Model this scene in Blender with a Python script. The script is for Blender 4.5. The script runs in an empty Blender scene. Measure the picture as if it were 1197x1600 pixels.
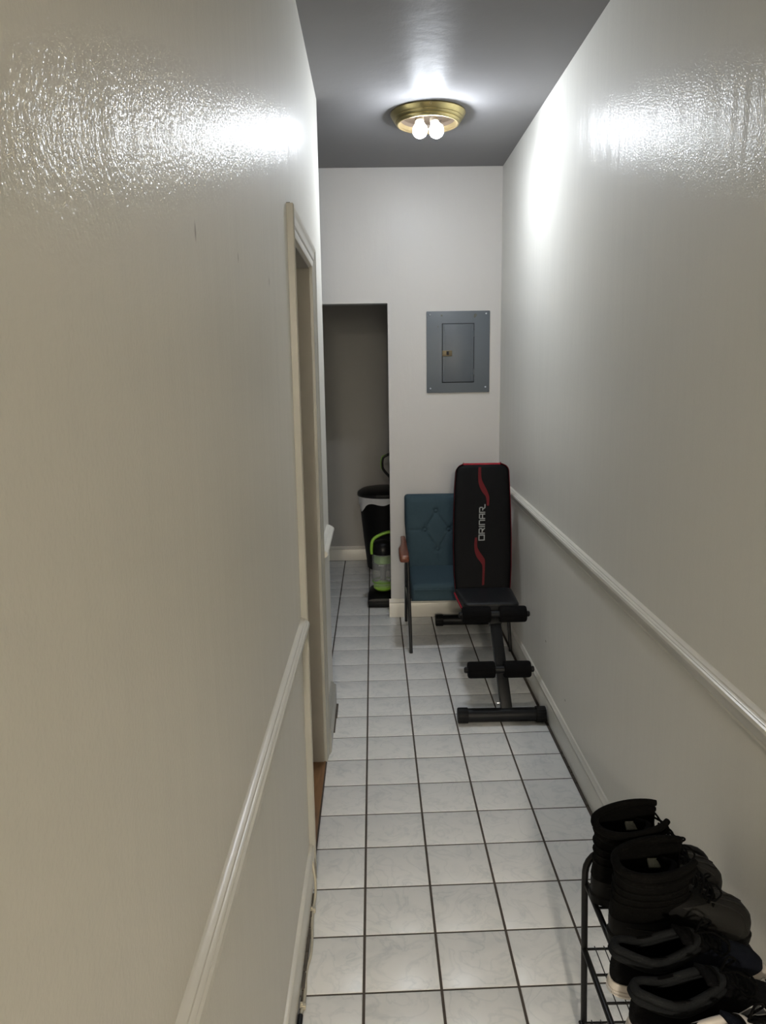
import bpy, bmesh, math, random
from mathutils import Vector, Matrix
random.seed(7)
PI = math.pi
scene = bpy.context.scene
C = scene.collection

# ------------------------------------------------------------ camera, world, exposure
CAM = Vector((0.04895, -1.68857, 1.57225))
PITCH, YAW, ROLL, FPX = 0.18725, 0.010924, -0.014972, 1190.0
cd = bpy.data.cameras.new('camera'); cam = bpy.data.objects.new('camera', cd); C.objects.link(cam)
fw = Vector((math.sin(YAW)*math.cos(PITCH), math.cos(YAW)*math.cos(PITCH), -math.sin(PITCH)))
rt = fw.cross(Vector((0, 0, 1))).normalized(); up = rt.cross(fw)
r2 = rt*math.cos(ROLL)+up*math.sin(ROLL); u2 = -rt*math.sin(ROLL)+up*math.cos(ROLL)
cam.matrix_world = Matrix(((r2.x, u2.x, -fw.x, CAM.x), (r2.y, u2.y, -fw.y, CAM.y), (r2.z, u2.z, -fw.z, CAM.z), (0, 0, 0, 1)))
cd.sensor_fit = 'VERTICAL'; cd.sensor_height = 32.0; cd.lens = FPX/1600*32.0
cd.clip_start = 0.02; cd.clip_end = 50
scene.camera = cam
w = bpy.data.worlds.new('world'); scene.world = w; w.use_nodes = True
w.node_tree.nodes['Background'].inputs[0].default_value = (0.8, 0.85, 1, 1)
w.node_tree.nodes['Background'].inputs[1].default_value = 0.02
scene.view_settings.view_transform = 'Standard'; scene.view_settings.look = 'None'
scene.view_settings.exposure = 1.9; scene.view_settings.gamma = 1.0
scene.view_settings.use_curve_mapping = False
BULB = 135.0          # radiance of the two bare bulbs
REAR = 92.0          # watts of the unseen warm fill lamp added behind the viewer

def area(name, loc, size, power, col, rot=(0, 0, 0)):
    l = bpy.data.lights.new(name, 'AREA'); l.shape = 'DISK'; l.size = size; l.energy = power; l.color = col
    o = bpy.data.objects.new(name, l); o.location = loc; o.rotation_euler = rot; C.objects.link(o); return o
area('rear_fill_light', (0.02, -5.8, 2.60), 0.30, REAR, (1.0, 0.90, 0.75))

# ------------------------------------------------------------ materials
def new_mat(name):
    m = bpy.data.materials.new(name); m.use_nodes = True
    return m, m.node_tree.nodes, m.node_tree.links, m.node_tree.nodes['Principled BSDF']
def mat(name, col, rough=0.5, metal=0.0, spec=0.5, var=0.08, vscale=8.0, bump=0.0, bscale=200.0, coat=0.0, rvar=0.0, detail=3.0, sheen=0.0):
    m, N, L, b = new_mat(name)
    tc = N.new('ShaderNodeTexCoord'); no = N.new('ShaderNodeTexNoise'); no.inputs['Scale'].default_value = vscale; no.inputs['Detail'].default_value = detail
    L.new(tc.outputs['Object'], no.inputs['Vector'])
    mx = N.new('ShaderNodeMix'); mx.data_type = 'RGBA'
    mx.inputs[6].default_value = tuple(c*(1-var) for c in col)+(1,); mx.inputs[7].default_value = tuple(min(1, c*(1+var)) for c in col)+(1,)
    L.new(no.outputs['Fac'], mx.inputs[0]); L.new(mx.outputs[2], b.inputs['Base Color'])
    b.inputs['Metallic'].default_value = metal; b.inputs['Roughness'].default_value = rough
    b.inputs['Specular IOR Level'].default_value = spec
    b.inputs['Coat Weight'].default_value = coat
    if sheen: b.inputs['Sheen Weight'].default_value = sheen
    if rvar:
        mr = N.new('ShaderNodeMapRange'); mr.inputs[3].default_value = max(0, rough-rvar); mr.inputs[4].default_value = rough+rvar
        L.new(no.outputs['Fac'], mr.inputs[0]); L.new(mr.outputs[0], b.inputs['Roughness'])
    if bump:
        n2 = N.new('ShaderNodeTexNoise'); n2.inputs['Scale'].default_value = bscale; n2.inputs['Detail'].default_value = 2
        L.new(tc.outputs['Object'], n2.inputs['Vector'])
        bp = N.new('ShaderNodeBump'); bp.inputs['Strength'].default_value = bump; bp.inputs['Distance'].default_value = 0.002
        L.new(n2.outputs['Fac'], bp.inputs['Height']); L.new(bp.outputs[0], b.inputs['Normal'])
    return m

def wall_paint(name, col, rough, fine=0.25, broad=0.25, fscale=130.0, marks=False, spec=0.5, coat=0.0, ior=1.45):
    """semi-gloss paint: roller stipple + hand-plastered waviness + faint vertical unevenness"""
    m, N, L, b = new_mat(name)
    tc = N.new('ShaderNodeTexCoord')
    n0 = N.new('ShaderNodeTexNoise'); n0.inputs['Scale'].default_value = 1.6; n0.inputs['Detail'].default_value = 4
    L.new(tc.outputs['Object'], n0.inputs['Vector'])
    mx = N.new('ShaderNodeMix'); mx.data_type = 'RGBA'
    mx.inputs[6].default_value = tuple(c*0.955 for c in col)+(1,); mx.inputs[7].default_value = tuple(c*1.03 for c in col)+(1,)
    L.new(n0.outputs['Fac'], mx.inputs[0])
    last = mx.outputs[2]
    if marks:   # a few grey scuffs on the paint
        for (p, rad, dk) in marks:
            vs = N.new('ShaderNodeVectorMath'); vs.operation = 'SUBTRACT'; vs.inputs[1].default_value = p
            L.new(tc.outputs['Object'], vs.inputs[0])
            vd = N.new('ShaderNodeVectorMath'); vd.operation = 'DIVIDE'; vd.inputs[1].default_value = rad
            L.new(vs.outputs[0], vd.inputs[0])
            ln = N.new('ShaderNodeVectorMath'); ln.operation = 'LENGTH'; L.new(vd.outputs[0], ln.inputs[0])
            mr = N.new('ShaderNodeMapRange'); mr.inputs[1].default_value = 0.3; mr.inputs[2].default_value = 1.0; mr.inputs[3].default_value = dk; mr.inputs[4].default_value = 0
            L.new(ln.outputs['Value'], mr.inputs[0])
            m2 = N.new('ShaderNodeMix'); m2.data_type = 'RGBA'; m2.inputs[7].default_value = (0.22, 0.19, 0.16, 1)
            L.new(mr.outputs[0], m2.inputs[0]); L.new(last, m2.inputs[6]); last = m2.outputs[2]
    L.new(last, b.inputs['Base Color'])
    b.inputs['Roughness'].default_value = rough; b.inputs['Specular IOR Level'].default_value = spec
    n1 = N.new('ShaderNodeTexNoise'); n1.inputs['Scale'].default_value = fscale; n1.inputs['Detail'].default_value = 2
    L.new(tc.outputs['Object'], n1.inputs['Vector'])
    mp = N.new('ShaderNodeMapping'); mp.inputs['Scale'].default_value = (13, 13, 2.2); L.new(tc.outputs['Object'], mp.inputs['Vector'])
    n2 = N.new('ShaderNodeTexNoise'); n2.inputs['Scale'].default_value = 1.0; n2.inputs['Detail'].default_value = 3
    L.new(mp.outputs[0], n2.inputs['Vector'])
    b1 = N.new('ShaderNodeBump'); b1.inputs['Strength'].default_value = broad; b1.inputs['Distance'].default_value = 0.01; L.new(n2.outputs['Fac'], b1.inputs['Height'])
    b2 = N.new('ShaderNodeBump'); b2.inputs['Strength'].default_value = fine; b2.inputs['Distance'].default_value = 0.0015; L.new(n1.outputs['Fac'], b2.inputs['Height'])
    L.new(b1.outputs[0], b2.inputs['Normal'])
    b.inputs['IOR'].default_value = ior
    if coat:
        b3 = N.new('ShaderNodeBump'); b3.inputs['Strength'].default_value = 0.12; b3.inputs['Distance'].default_value = 0.001; L.new(n1.outputs['Fac'], b3.inputs['Height'])
        L.new(b3.outputs[0], b.inputs['Normal']); L.new(b2.outputs[0], b.inputs['Coat Normal'])
        b.inputs['Coat Weight'].default_value = coat; b.inputs['Coat Roughness'].default_value = rough
        b.inputs['Roughness'].default_value = 0.6; b.inputs['Specular IOR Level'].default_value = 0.15
    else: L.new(b2.outputs[0], b.inputs['Normal'])
    return m

WALLC = (0.77, 0.755, 0.70)
M_WALL = wall_paint('wall_paint', WALLC, 0.17, fine=0.85, broad=0.5, fscale=175.0, coat=0.24,
    marks=[((-0.172, -0.632, 1.752), (0.05, 0.006, 0.016), 0.7), ((-0.172, -0.318, 1.762), (0.05, 0.005, 0.010), 0.6), ((-0.172, 0.059, 1.762), (0.05, 0.008, 0.012), 0.5),
           ((0.822, 1.62, 0.33), (0.05, 0.012, 0.007), 0.8), ((0.822, 1.25, 0.21), (0.05, 0.01, 0.006), 0.8)])
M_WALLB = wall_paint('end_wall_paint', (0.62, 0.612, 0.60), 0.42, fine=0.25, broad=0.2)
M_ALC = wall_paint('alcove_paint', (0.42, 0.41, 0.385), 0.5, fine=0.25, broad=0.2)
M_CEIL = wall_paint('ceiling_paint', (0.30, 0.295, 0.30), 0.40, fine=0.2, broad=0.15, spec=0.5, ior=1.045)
M_TRIM = mat('trim_paint', (0.72, 0.70, 0.635), 0.28, var=0.05, vscale=12, bump=0.12, bscale=60, detail=5)
M_TRIMOLD = mat('worn_trim_paint', (0.42, 0.412, 0.368), 0.33, var=0.10, vscale=9, bump=0.2, bscale=50, detail=6)
M_JAMB = mat('old_jamb_paint', (0.36, 0.335, 0.285), 0.4, var=0.1, vscale=7, detail=6)
M_GROUT = mat('grout', (0.085, 0.07, 0.058), 0.9, var=0.3, vscale=20)
M_DIRT_SHADE = mat('dirty_gap_groove_shade', (0.10, 0.085, 0.07), 0.9, var=0.5, vscale=40)

def tile_mat():
    m, N, L, b = new_mat('marbled_tile')
    tc = N.new('ShaderNodeTexCoord'); oi = N.new('ShaderNodeObjectInfo')
    sc = N.new('ShaderNodeVectorMath'); sc.operation = 'SCALE'; sc.inputs['Scale'].default_value = 37.0
    cmb = N.new('ShaderNodeCombineXYZ'); L.new(oi.outputs['Random'], cmb.inputs[0]); L.new(oi.outputs['Random'], cmb.inputs[2])
    L.new(cmb.outputs[0], sc.inputs[0])
    ad = N.new('ShaderNodeVectorMath'); L.new(tc.outputs['Object'], ad.inputs[0]); L.new(sc.outputs[0], ad.inputs[1])
    n = N.new('ShaderNodeTexNoise'); n.inputs['Scale'].default_value = 9.0; n.inputs['Detail'].default_value = 5; n.inputs['Distortion'].default_value = 1.8
    L.new(ad.outputs[0], n.inputs['Vector'])
    # veins: thin band around the noise mid value
    sb = N.new('ShaderNodeMath'); sb.operation = 'SUBTRACT'; sb.inputs[1].default_value = 0.5; L.new(n.outputs['Fac'], sb.inputs[0])
    ab = N.new('ShaderNodeMath'); ab.operation = 'ABSOLUTE'; L.new(sb.outputs[0], ab.inputs[0])
    mr = N.new('ShaderNodeMapRange'); mr.inputs[1].default_value = 0.0; mr.inputs[2].default_value = 0.045; mr.inputs[3].default_value = 0.62; mr.inputs[4].default_value = 0.0
    L.new(ab.outputs[0], mr.inputs[0])
    n2 = N.new('ShaderNodeTexNoise'); n2.inputs['Scale'].default_value = 14.0; n2.inputs['Detail'].default_value = 4; L.new(ad.outputs[0], n2.inputs['Vector'])
    m3 = N.new('ShaderNodeMath'); m3.operation = 'MULTIPLY'; L.new(mr.outputs[0], m3.inputs[0]); L.new(n2.outputs['Fac'], m3.inputs[1])
    m4 = N.new('ShaderNodeMapRange'); m4.inputs[1].default_value = 0.5; m4.inputs[2].default_value = 0.8; m4.inputs[3].default_value = 0; m4.inputs[4].default_value = 0.35
    L.new(n2.outputs['Fac'], m4.inputs[0])
    a2 = N.new('ShaderNodeMath'); a2.operation = 'ADD'; a2.use_clamp = True; L.new(m3.outputs[0], a2.inputs[0]); L.new(m4.outputs[0], a2.inputs[1])
    mx = N.new('ShaderNodeMix'); mx.data_type = 'RGBA'; mx.inputs[6].default_value = (0.87, 0.87, 0.86, 1); mx.inputs[7].default_value = (0.60, 0.635, 0.645, 1)
    L.new(a2.outputs[0], mx.inputs[0]); L.new(mx.outputs[2], b.inputs['Base Color'])
    b.inputs['Roughness'].default_value = 0.3
    n3 = N.new('ShaderNodeTexNoise'); n3.inputs['Scale'].default_value = 25; L.new(ad.outputs[0], n3.inputs['Vector'])
    bp = N.new('ShaderNodeBump'); bp.inputs['Strength'].default_value = 0.15; bp.inputs['Distance'].default_value = 0.002
    L.new(n3.outputs['Fac'], bp.inputs['Height']); L.new(bp.outputs[0], b.inputs['Normal'])
    return m
M_TILE = tile_mat()

def wood_mat(name, c1, c2, scale=(3, 40, 40), rough=0.4):
    m, N, L, b = new_mat(name)
    tc = N.new('ShaderNodeTexCoord'); mp = N.new('ShaderNodeMapping'); mp.inputs['Scale'].default_value = scale
    L.new(tc.outputs['Object'], mp.inputs['Vector'])
    n = N.new('ShaderNodeTexNoise'); n.inputs['Scale'].default_value = 1; n.inputs['Detail'].default_value = 6; n.inputs['Distortion'].default_value = 0.6
    L.new(mp.outputs[0], n.inputs['Vector'])
    mx = N.new('ShaderNodeMix'); mx.data_type = 'RGBA'; mx.inputs[6].default_value = c1+(1,); mx.inputs[7].default_value = c2+(1,)
    mr = N.new('ShaderNodeMapRange'); mr.inputs[1].default_value = 0.3; mr.inputs[2].default_value = 0.7
    L.new(n.outputs['Fac'], mr.inputs[0]); L.new(mr.outputs[0], mx.inputs[0]); L.new(mx.outputs[2], b.inputs['Base Color'])
    b.inputs['Roughness'].default_value = rough
    return m
M_OAK = wood_mat('oak_floor', (0.17, 0.075, 0.025), (0.42, 0.21, 0.08), (40, 3, 40))
M_ARM = wood_mat('walnut_stained_arm', (0.13, 0.035, 0.018), (0.22, 0.07, 0.035), (60, 5, 60), 0.35)
M_BRASS = mat('aged_brass', (0.50, 0.42, 0.20), 0.28, metal=1.0, var=0.25, vscale=25)
M_BRASSIN = mat('bright_inner_brass', (0.30, 0.23, 0.12), 0.4, metal=0.6, var=0.15, vscale=40)
M_REFL = mat('canopy_pan', (0.10, 0.075, 0.055), 0.5, spec=0.2, metal=0.0, var=0.1)
M_SOCK = mat('socket_ceramic', (0.16, 0.14, 0.11), 0.5, spec=0.2)
M_SOCKM = mat('socket_threads', (0.25, 0.22, 0.17), 0.4, metal=0.9)
m, N, L, b = new_mat('lit_bulb_neck'); M_BULBN = m
em = N.new('ShaderNodeEmission'); em.inputs[0].default_value = (0.875, 0.93, 1.0, 1); em.inputs[1].default_value = BULB*0.12
L.new(em.outputs[0], N['Material Output'].inputs[0])
m, N, L, b = new_mat('lit_bulb'); M_BULB = m
em = N.new('ShaderNodeEmission'); em.inputs[0].default_value = (0.875, 0.93, 1.0, 1); em.inputs[1].default_value = BULB
L.new(em.outputs[0], N['Material Output'].inputs[0])
M_PANEL = mat('panel_grey_enamel', (0.125, 0.145, 0.165), 0.42, var=0.08, vscale=5, bump=0.05)
M_PANELD = mat('panel_door_enamel', (0.105, 0.122, 0.14), 0.42, var=0.06, vscale=5)
M_DARK = mat('dark_gap', (0.015, 0.015, 0.017), 0.8)
M_LATCH = mat('tarnished_latch', (0.16, 0.13, 0.08), 0.4, metal=0.7, var=0.3, vscale=80)
M_SCREW = mat('zinc_screw', (0.75, 0.78, 0.82), 0.3, metal=0.8)
M_TARN = mat('tarnish_smudge', (0.12, 0.125, 0.10), 0.7, var=0.3, vscale=60)
M_STEEL = mat('black_powder_coat', (0.0065, 0.007, 0.008), 0.45, spec=0.25, var=0.2, vscale=30, bump=0.1, bscale=400)
M_FOAM = mat('black_foam', (0.0045, 0.0045, 0.005), 0.9, var=0.2, vscale=60, bump=0.5, bscale=500, spec=0.1)
M_LEATH = mat('black_leatherette', (0.0035, 0.0035, 0.004), 0.6, var=0.2, vscale=30, bump=0.15, bscale=300, spec=0.12)
M_SEATL = mat('black_seat_leatherette', (0.008, 0.009, 0.011), 0.45, var=0.2, vscale=30, bump=0.15, bscale=300, spec=0.3)
M_RED = mat('red_leatherette', (0.34, 0.014, 0.028), 0.55, spec=0.25, var=0.1)
M_REDP = mat('red_print', (0.11, 0.006, 0.009), 0.6, spec=0.2, var=0.1)
M_PRINT = mat('silver_print', (0.30, 0.31, 0.30), 0.5, var=0.1)
M_CAP = mat('black_plastic_cap', (0.005, 0.005, 0.0055), 0.55, spec=0.25, var=0.2)
M_BLUE = mat('teal_blue_fabric', (0.049, 0.083, 0.104), 0.9, var=0.10, vscale=60, bump=0.35, bscale=900, detail=8, spec=0.15)
M_BLKMET = mat('black_leg_metal', (0.012, 0.012, 0.013), 0.35, var=0.2)
M_BINP = mat('black_bin_plastic', (0.005, 0.005, 0.0055), 0.5, spec=0.25, var=0.2, bump=0.05)
M_LIDP = mat('black_lid_plastic', (0.008, 0.008, 0.0085), 0.45, var=0.2)
m = mat('white_liner', (0.80, 0.81, 0.84), 0.5, var=0.1, vscale=25, bump=0.6, bscale=30); M_BAG = m
M_GREEN = mat('lime_green_plastic', (0.26, 0.50, 0.05), 0.35, var=0.08)
M_GREEND = mat('lime_green_trim', (0.18, 0.34, 0.06), 0.45, var=0.08)
M_VBLK = mat('vacuum_black_plastic', (0.005, 0.005, 0.0055), 0.35, spec=0.2, var=0.2)
m, N, L, b = new_mat('clear_canister'); M_CLEAR = m
b.inputs['Base Color'].default_value = (0.80, 0.83, 0.84, 1); b.inputs['Roughness'].default_value = 0.12
b.inputs['Alpha'].default_value = 0.13; b.inputs['IOR'].default_value = 1.45
M_VGREY = mat('grey_filter_plastic', (0.13, 0.135, 0.135), 0.5, var=0.15)
M_RACK = mat('black_rack_enamel', (0.006, 0.006, 0.0065), 0.4, spec=0.3, var=0.15)
M_SUEDE = mat('black_suede', (0.0035, 0.0033, 0.003), 0.95, var=0.25, vscale=40, bump=0.5, bscale=350, spec=0.08)
M_RUB = mat('black_rubber_toe', (0.0125, 0.0118, 0.0105), 0.5, spec=0.25, var=0.12, vscale=20, bump=0.1, bscale=300)
M_RUBD = mat('black_rubber_shell', (0.006, 0.0058, 0.0055), 0.55, spec=0.15, var=0.15, vscale=20)
M_LINING = mat('black_lining', (0.003, 0.003, 0.003), 1.0, spec=0.05)
M_LABEL = mat('grey_woven_label', (0.20, 0.21, 0.18), 0.8, var=0.35, vscale=200)
M_KNIT = mat('black_knit_upper', (0.004, 0.004, 0.0045), 0.9, var=0.25, vscale=50, bump=0.5, bscale=450, spec=0.1)
M_NAVY = mat('navy_mesh_upper', (0.006, 0.0075, 0.013), 0.85, var=0.25, vscale=60, bump=0.5, bscale=500, spec=0.12)
M_COLLAR = mat('charcoal_collar', (0.013, 0.014, 0.015), 0.85, var=0.2, vscale=50, bump=0.4, bscale=500, spec=0.12)
M_MID = mat('white_midsole', (0.60, 0.55, 0.50), 0.5, var=0.12, vscale=25, detail=5)
M_LACE = mat('black_lace', (0.003, 0.003, 0.003), 0.9, bump=0.5, bscale=500, spec=0.08)
M_INSOLE = mat('beige_insole', (0.42, 0.38, 0.27), 0.9, var=0.25, vscale=60, bump=0.5, bscale=120)
M_GREYP = mat('grey_print', (0.13, 0.14, 0.155), 0.5)
M_WHITEP = mat('white_print', (0.7, 0.7, 0.68), 0.5)
M_CABLE = mat('cream_cable', (0.50, 0.46, 0.36), 0.45, var=0.1, vscale=40)

# ------------------------------------------------------------ mesh helpers
def obj(name, bm, m, parent=None, smooth=True, mods=None):
    bmesh.ops.recalc_face_normals(bm, faces=bm.faces)
    me = bpy.data.meshes.new(name); bm.to_mesh(me); bm.free()
    me.materials.append(m)
    if smooth:
        for p in me.polygons: p.use_smooth = True
        me.set_sharp_from_angle(angle=math.radians(38))
    o = bpy.data.objects.new(name, me); C.objects.link(o)
    if parent: o.parent = parent
    return o
def tag(o, label=None, cat=None, group=None, kind=None):
    if label: o['label'] = label
    if cat: o['category'] = cat
    if group: o['group'] = group
    if kind: o['kind'] = kind
    return o
def thing(name, label, cat, loc, group=None):
    o = bpy.data.objects.new(name, None); C.objects.link(o); o.location = loc; o.empty_display_size = 0.05
    tag(o, label, cat, group); return o
def own(root, *objs):
    """re-express world-space parts under an Empty"""
    mw = Matrix.Translation(root.location).inverted()
    for o in objs:
        o.parent = root; o.matrix_parent_inverse = mw
B = bmesh.new
def box(bm, lo, hi, bev=0.0, rot=None, seg=2):
    c = [(a+b)/2 for a, b in zip(lo, hi)]; s = [abs(b-a) for a, b in zip(lo, hi)]
    r = bmesh.ops.create_cube(bm, size=1.0); vs = r['verts']
    bmesh.ops.scale(bm, vec=s, verts=vs)
    if bev > 0:
        es = list({e for v in vs for e in v.link_edges})
        g = bmesh.ops.bevel(bm, geom=es, offset=bev, segments=seg, affect='EDGES', profile=0.5)
        vs = list({v for f in g['faces'] for v in f.verts} | {v for v in vs if v.is_valid})
    if rot: bmesh.ops.rotate(bm, cent=(0, 0, 0), matrix=rot, verts=vs)
    bmesh.ops.translate(bm, vec=c, verts=vs)
    return vs
def prism(bm, poly, z0, z1):
    a = [bm.verts.new((x, y, z0)) for x, y in poly]; b = [bm.verts.new((x, y, z1)) for x, y in poly]
    n = len(poly); bm.faces.new(a); bm.faces.new(b[::-1])
    for i in range(n): bm.faces.new((a[i], a[(i+1) % n], b[(i+1) % n], b[i]))
def rings(bm, rs, closed=True, cap0=True, cap1=True):
    V = [[bm.verts.new(p) for p in r] for r in rs]
    n = len(V[0])
    for i in range(len(V)-1):
        for j in range(n if closed else n-1):
            k = (j+1) % n
            bm.faces.new((V[i][j], V[i][k], V[i+1][k], V[i+1][j]))
    if closed and cap0: bm.faces.new(V[0][::-1])
    if closed and cap1: bm.faces.new(V[-1])
    return V
def lathe(bm, prof, c=(0, 0, 0), seg=40, axis=None, cap0=False, cap1=False, sy=1.0):
    rs = [[Vector((max(r, 1e-4)*math.cos(2*PI*j/seg), sy*max(r, 1e-4)*math.sin(2*PI*j/seg), z)) for j in range(seg)] for r, z in prof]
    if axis is not None:
        q = Vector((0, 0, 1)).rotation_difference(Vector(axis))
        rs = [[q @ p for p in r] for r in rs]
    rings(bm, [[p+Vector(c) for p in r] for r in rs], True, cap0, cap1)
def smooth_path(pts, k=6, closed=False):
    P = [Vector(p) for p in pts]; out = []; n = len(P)
    rng = range(n) if closed else range(n-1)
    for i in rng:
        if closed: p0, p1, p2, p3 = P[(i-1) % n], P[i], P[(i+1) % n], P[(i+2) % n]
        else: p0, p1, p2, p3 = P[max(i-1, 0)], P[i], P[i+1], P[min(i+2, n-1)]
        for j in range(k):
            t = j/k
            out.append(0.5*((2*p1)+(-p0+p2)*t+(2*p0-5*p1+4*p2-p3)*t*t+(-p0+3*p1-3*p2+p3)*t**3))
    if not closed: out.append(P[-1])
    return out
def tube(bm, pts, r, seg=10, closed=False, rr=None, flat=1.0, upv=None):
    P = [Vector(p) for p in pts]; n = len(P); R = []
    nrm = None
    for i in range(n):
        if closed: t = (P[(i+1) % n]-P[(i-1) % n])
        else: t = P[min(i+1, n-1)]-P[max(i-1, 0)]
        t.normalize()
        if nrm is None:
            a = Vector(upv) if upv else (Vector((0, 0, 1)) if abs(t.z) < 0.9 else Vector((1, 0, 0)))
            nrm = (a-t*a.dot(t)).normalized()
        else:
            a = Vector(upv) if upv else nrm
            nrm = (a-t*a.dot(t)).normalized()
        bi = t.cross(nrm); rad = rr[i] if rr else r
        R.append([P[i]+nrm*(math.sin(2*PI*j/seg)*rad*flat)+bi*(math.cos(2*PI*j/seg)*rad) for j in range(seg)])
    if closed:
        V = [[bm.verts.new(p) for p in q] for q in R]
        for i in range(n):
            a, b_ = V[i], V[(i+1) % n]
            for j in range(seg):
                k = (j+1) % seg; bm.faces.new((a[j], a[k], b_[k], b_[j]))
    else: rings(bm, R)
def moulding(bm, prof, p0, p1, outv):
    """sweep an (out, up) profile from p0 to p1; outv points away from the wall"""
    o = Vector(outv)
    rings(bm, [[Vector(p)+o*a+Vector((0, 0, b_)) for a, b_ in prof] for p in (p0, p1)])

# ------------------------------------------------------------ floor of marbled tiles
bm = B(); box(bm, (-1.3, -6.9, -0.06), (0.86, 4.6, -0.0016)); floor = tag(obj('floor', bm, M_GROUT, smooth=False), kind='structure')
SH = 0.0237
rows = [-2.4+0.2*k for k in range(12)]+[-0.001, .2, .401, .601, .793, .989, 1.182, 1.376, 1.575, 1.775, 1.98, 2.197, 2.418, 2.634, 2.828, 3.037, 3.445, 3.652, 3.846, 4.036, 4.259, 4.468]
tile_cache = {}
def tile(x0, x1, y0, y1):
    key = (round(x1-x0, 3), round(y1-y0, 3))
    gx, gy = 0.0036, 0.0030
    if key not in tile_cache:
        bm = B(); hw, hh = key[0]/2-gx, key[1]/2-gy
        def ring(ins, z): return [(sx*(hw-ins), sy*(hh-ins)+SH*sx*(hw-ins), z) for sx, sy in ((-1, -1), (1, -1), (1, 1), (-1, 1))]
        rings(bm, [ring(0, -0.008), ring(0, -0.0012), ring(0.0008, -0.0004), ring(0.0024, 0.0)])
        o = obj('tile', bm, M_TILE); tile_cache[key] = o.data
    else:
        o = bpy.data.objects.new('tile', tile_cache[key]); C.objects.link(o)
    cx = (x0+x1)/2; o.location = (cx, (y0+y1)/2+SH*cx, 0); o.parent = floor
for r0, r1 in zip(rows, rows[1:]):
    for c in range(4):
        tile(0.2*c, 0.2*c+0.2-(0.0 if c < 3 else 0.001), r0, r1)
    if r1 < 1.9:
        tile(-0.166, 0.0, r0, r1)
    else:
        tile(-0.203, 0.0, r0, r1)
        for c in range(3): tile(-0.203-0.2*(c+1), -0.203-0.2*c, r0, r1)

# oak strip floor seen through the side doorway
bm = B(); box(bm, (-1.3, 0.35, -0.05), (-0.169, 1.3, -0.002)); fl2 = tag(obj('floor', bm, M_DARK, smooth=False), kind='structure')
for k in range(14):
    x1 = -0.168-0.06*k
    bm = B(); box(bm, (x1-0.0585, 0.40, -0.01), (x1, 1.28, 0.0035), 0.0012); o = obj('plank', bm, M_OAK); o.parent = fl2

# ------------------------------------------------------------ walls and ceiling
ZC = 2.705
def wx(y):                       # the left wall bows out slightly towards the camera
    return -0.172 if y > 0.45 else -0.172-0.0083*(0.45-y)
bm = B()
prism(bm, [(wx(-6.9), -6.9), (wx(0.45), 0.45), (-0.172, 0.515), (-0.30, 0.515), (-0.32, -6.9)], 0, ZC)
prism(bm, [(-0.172, 0.515), (-0.172, 1.17), (-0.30, 1.17), (-0.30, 0.515)], 1.93, ZC)
prism(bm, [(-0.172, 1.17), (-0.172, 1.85), (-0.30, 1.85), (-0.30, 1.17)], 0, ZC)
tag(obj('wall_left', bm, M_WALL, smooth=False), kind='structure')
bm = B(); prism(bm, [(0.822, -6.9), (0.822, 4.6), (0.95, 4.6), (0.95, -6.9)], 0, ZC); tag(obj('wall_right', bm, M_WALL, smooth=False), kind='structure')
bm = B()
prism(bm, [(0.145, 2.988), (0.822, 2.988), (0.822, 3.10), (0.145, 3.10)], 0, ZC)
prism(bm, [(-1.3, 2.988), (0.145, 2.988), (0.145, 3.10), (-1.3, 3.10)], 1.948, ZC)
tag(obj('wall_end', bm, M_WALLB, smooth=False), kind='structure')
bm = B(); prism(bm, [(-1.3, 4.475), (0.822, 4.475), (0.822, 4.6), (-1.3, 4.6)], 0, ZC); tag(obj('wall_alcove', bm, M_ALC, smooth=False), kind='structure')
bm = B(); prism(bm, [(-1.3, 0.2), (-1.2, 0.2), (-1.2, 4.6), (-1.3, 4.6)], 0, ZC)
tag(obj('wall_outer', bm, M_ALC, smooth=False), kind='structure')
bm = B(); prism(bm, [(-1.2, 1.75), (-0.30, 1.75), (-0.30, 1.85), (-1.2, 1.85)], 0, ZC)
prism(bm, [(-1.2, 0.2), (-0.31, 0.2), (-0.31, 0.3), (-1.2, 0.3)], 0, ZC); tag(obj('wall_side_room', bm, M_WALLB, smooth=False), kind='structure')
bm = B(); prism(bm, [(-0.32, -6.9), (0.95, -6.9), (0.95, -6.8), (-0.32, -6.8)], 0, ZC); tag(obj('wall_rear', bm, M_WALLB, smooth=False), kind='structure')
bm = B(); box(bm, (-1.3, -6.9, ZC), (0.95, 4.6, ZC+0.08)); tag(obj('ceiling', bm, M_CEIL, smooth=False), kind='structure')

# baseboards with a moulded cap
BB = [(0, 0.002), (0.015, 0.002), (0.015, 0.088), (0.0125, 0.094), (0.015, 0.099), (0.0145, 0.106), (0.009, 0.112), (0.006, 0.120), (0, 0.122)]
def baseboard(name, p0, p1, outv, m=M_TRIM, prof=BB):
    bm = B(); moulding(bm, prof, p0, p1, outv); return tag(obj(name, bm, m), kind='structure')
baseboard('baseboard_right', (0.822, -6.8, 0), (0.822, 2.988, 0), (-1, 0, 0))
baseboard('baseboard_left', (wx(-6.8), -6.8, 0), (-0.172, 0.450, 0), (1, 0, 0), M_TRIM, [(0, 0.002), (0.014, 0.002), (0.014, 0.110), (0.011, 0.119), (0.006, 0.122), (0, 0.122)])
baseboard('baseboard_left', (-0.172, 1.243, 0), (-0.172, 1.70, 0), (1.6, 0, 0), M_TRIMOLD)
bb = baseboard('baseboard_end', (0.132, 2.988, 0), (0.822, 2.988, 0), (0, -1, 0))
baseboard('baseboard_alcove', (-1.2, 4.475, 0), (0.82, 4.475, 0), (0, -1, 0), M_TRIM)
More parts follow.
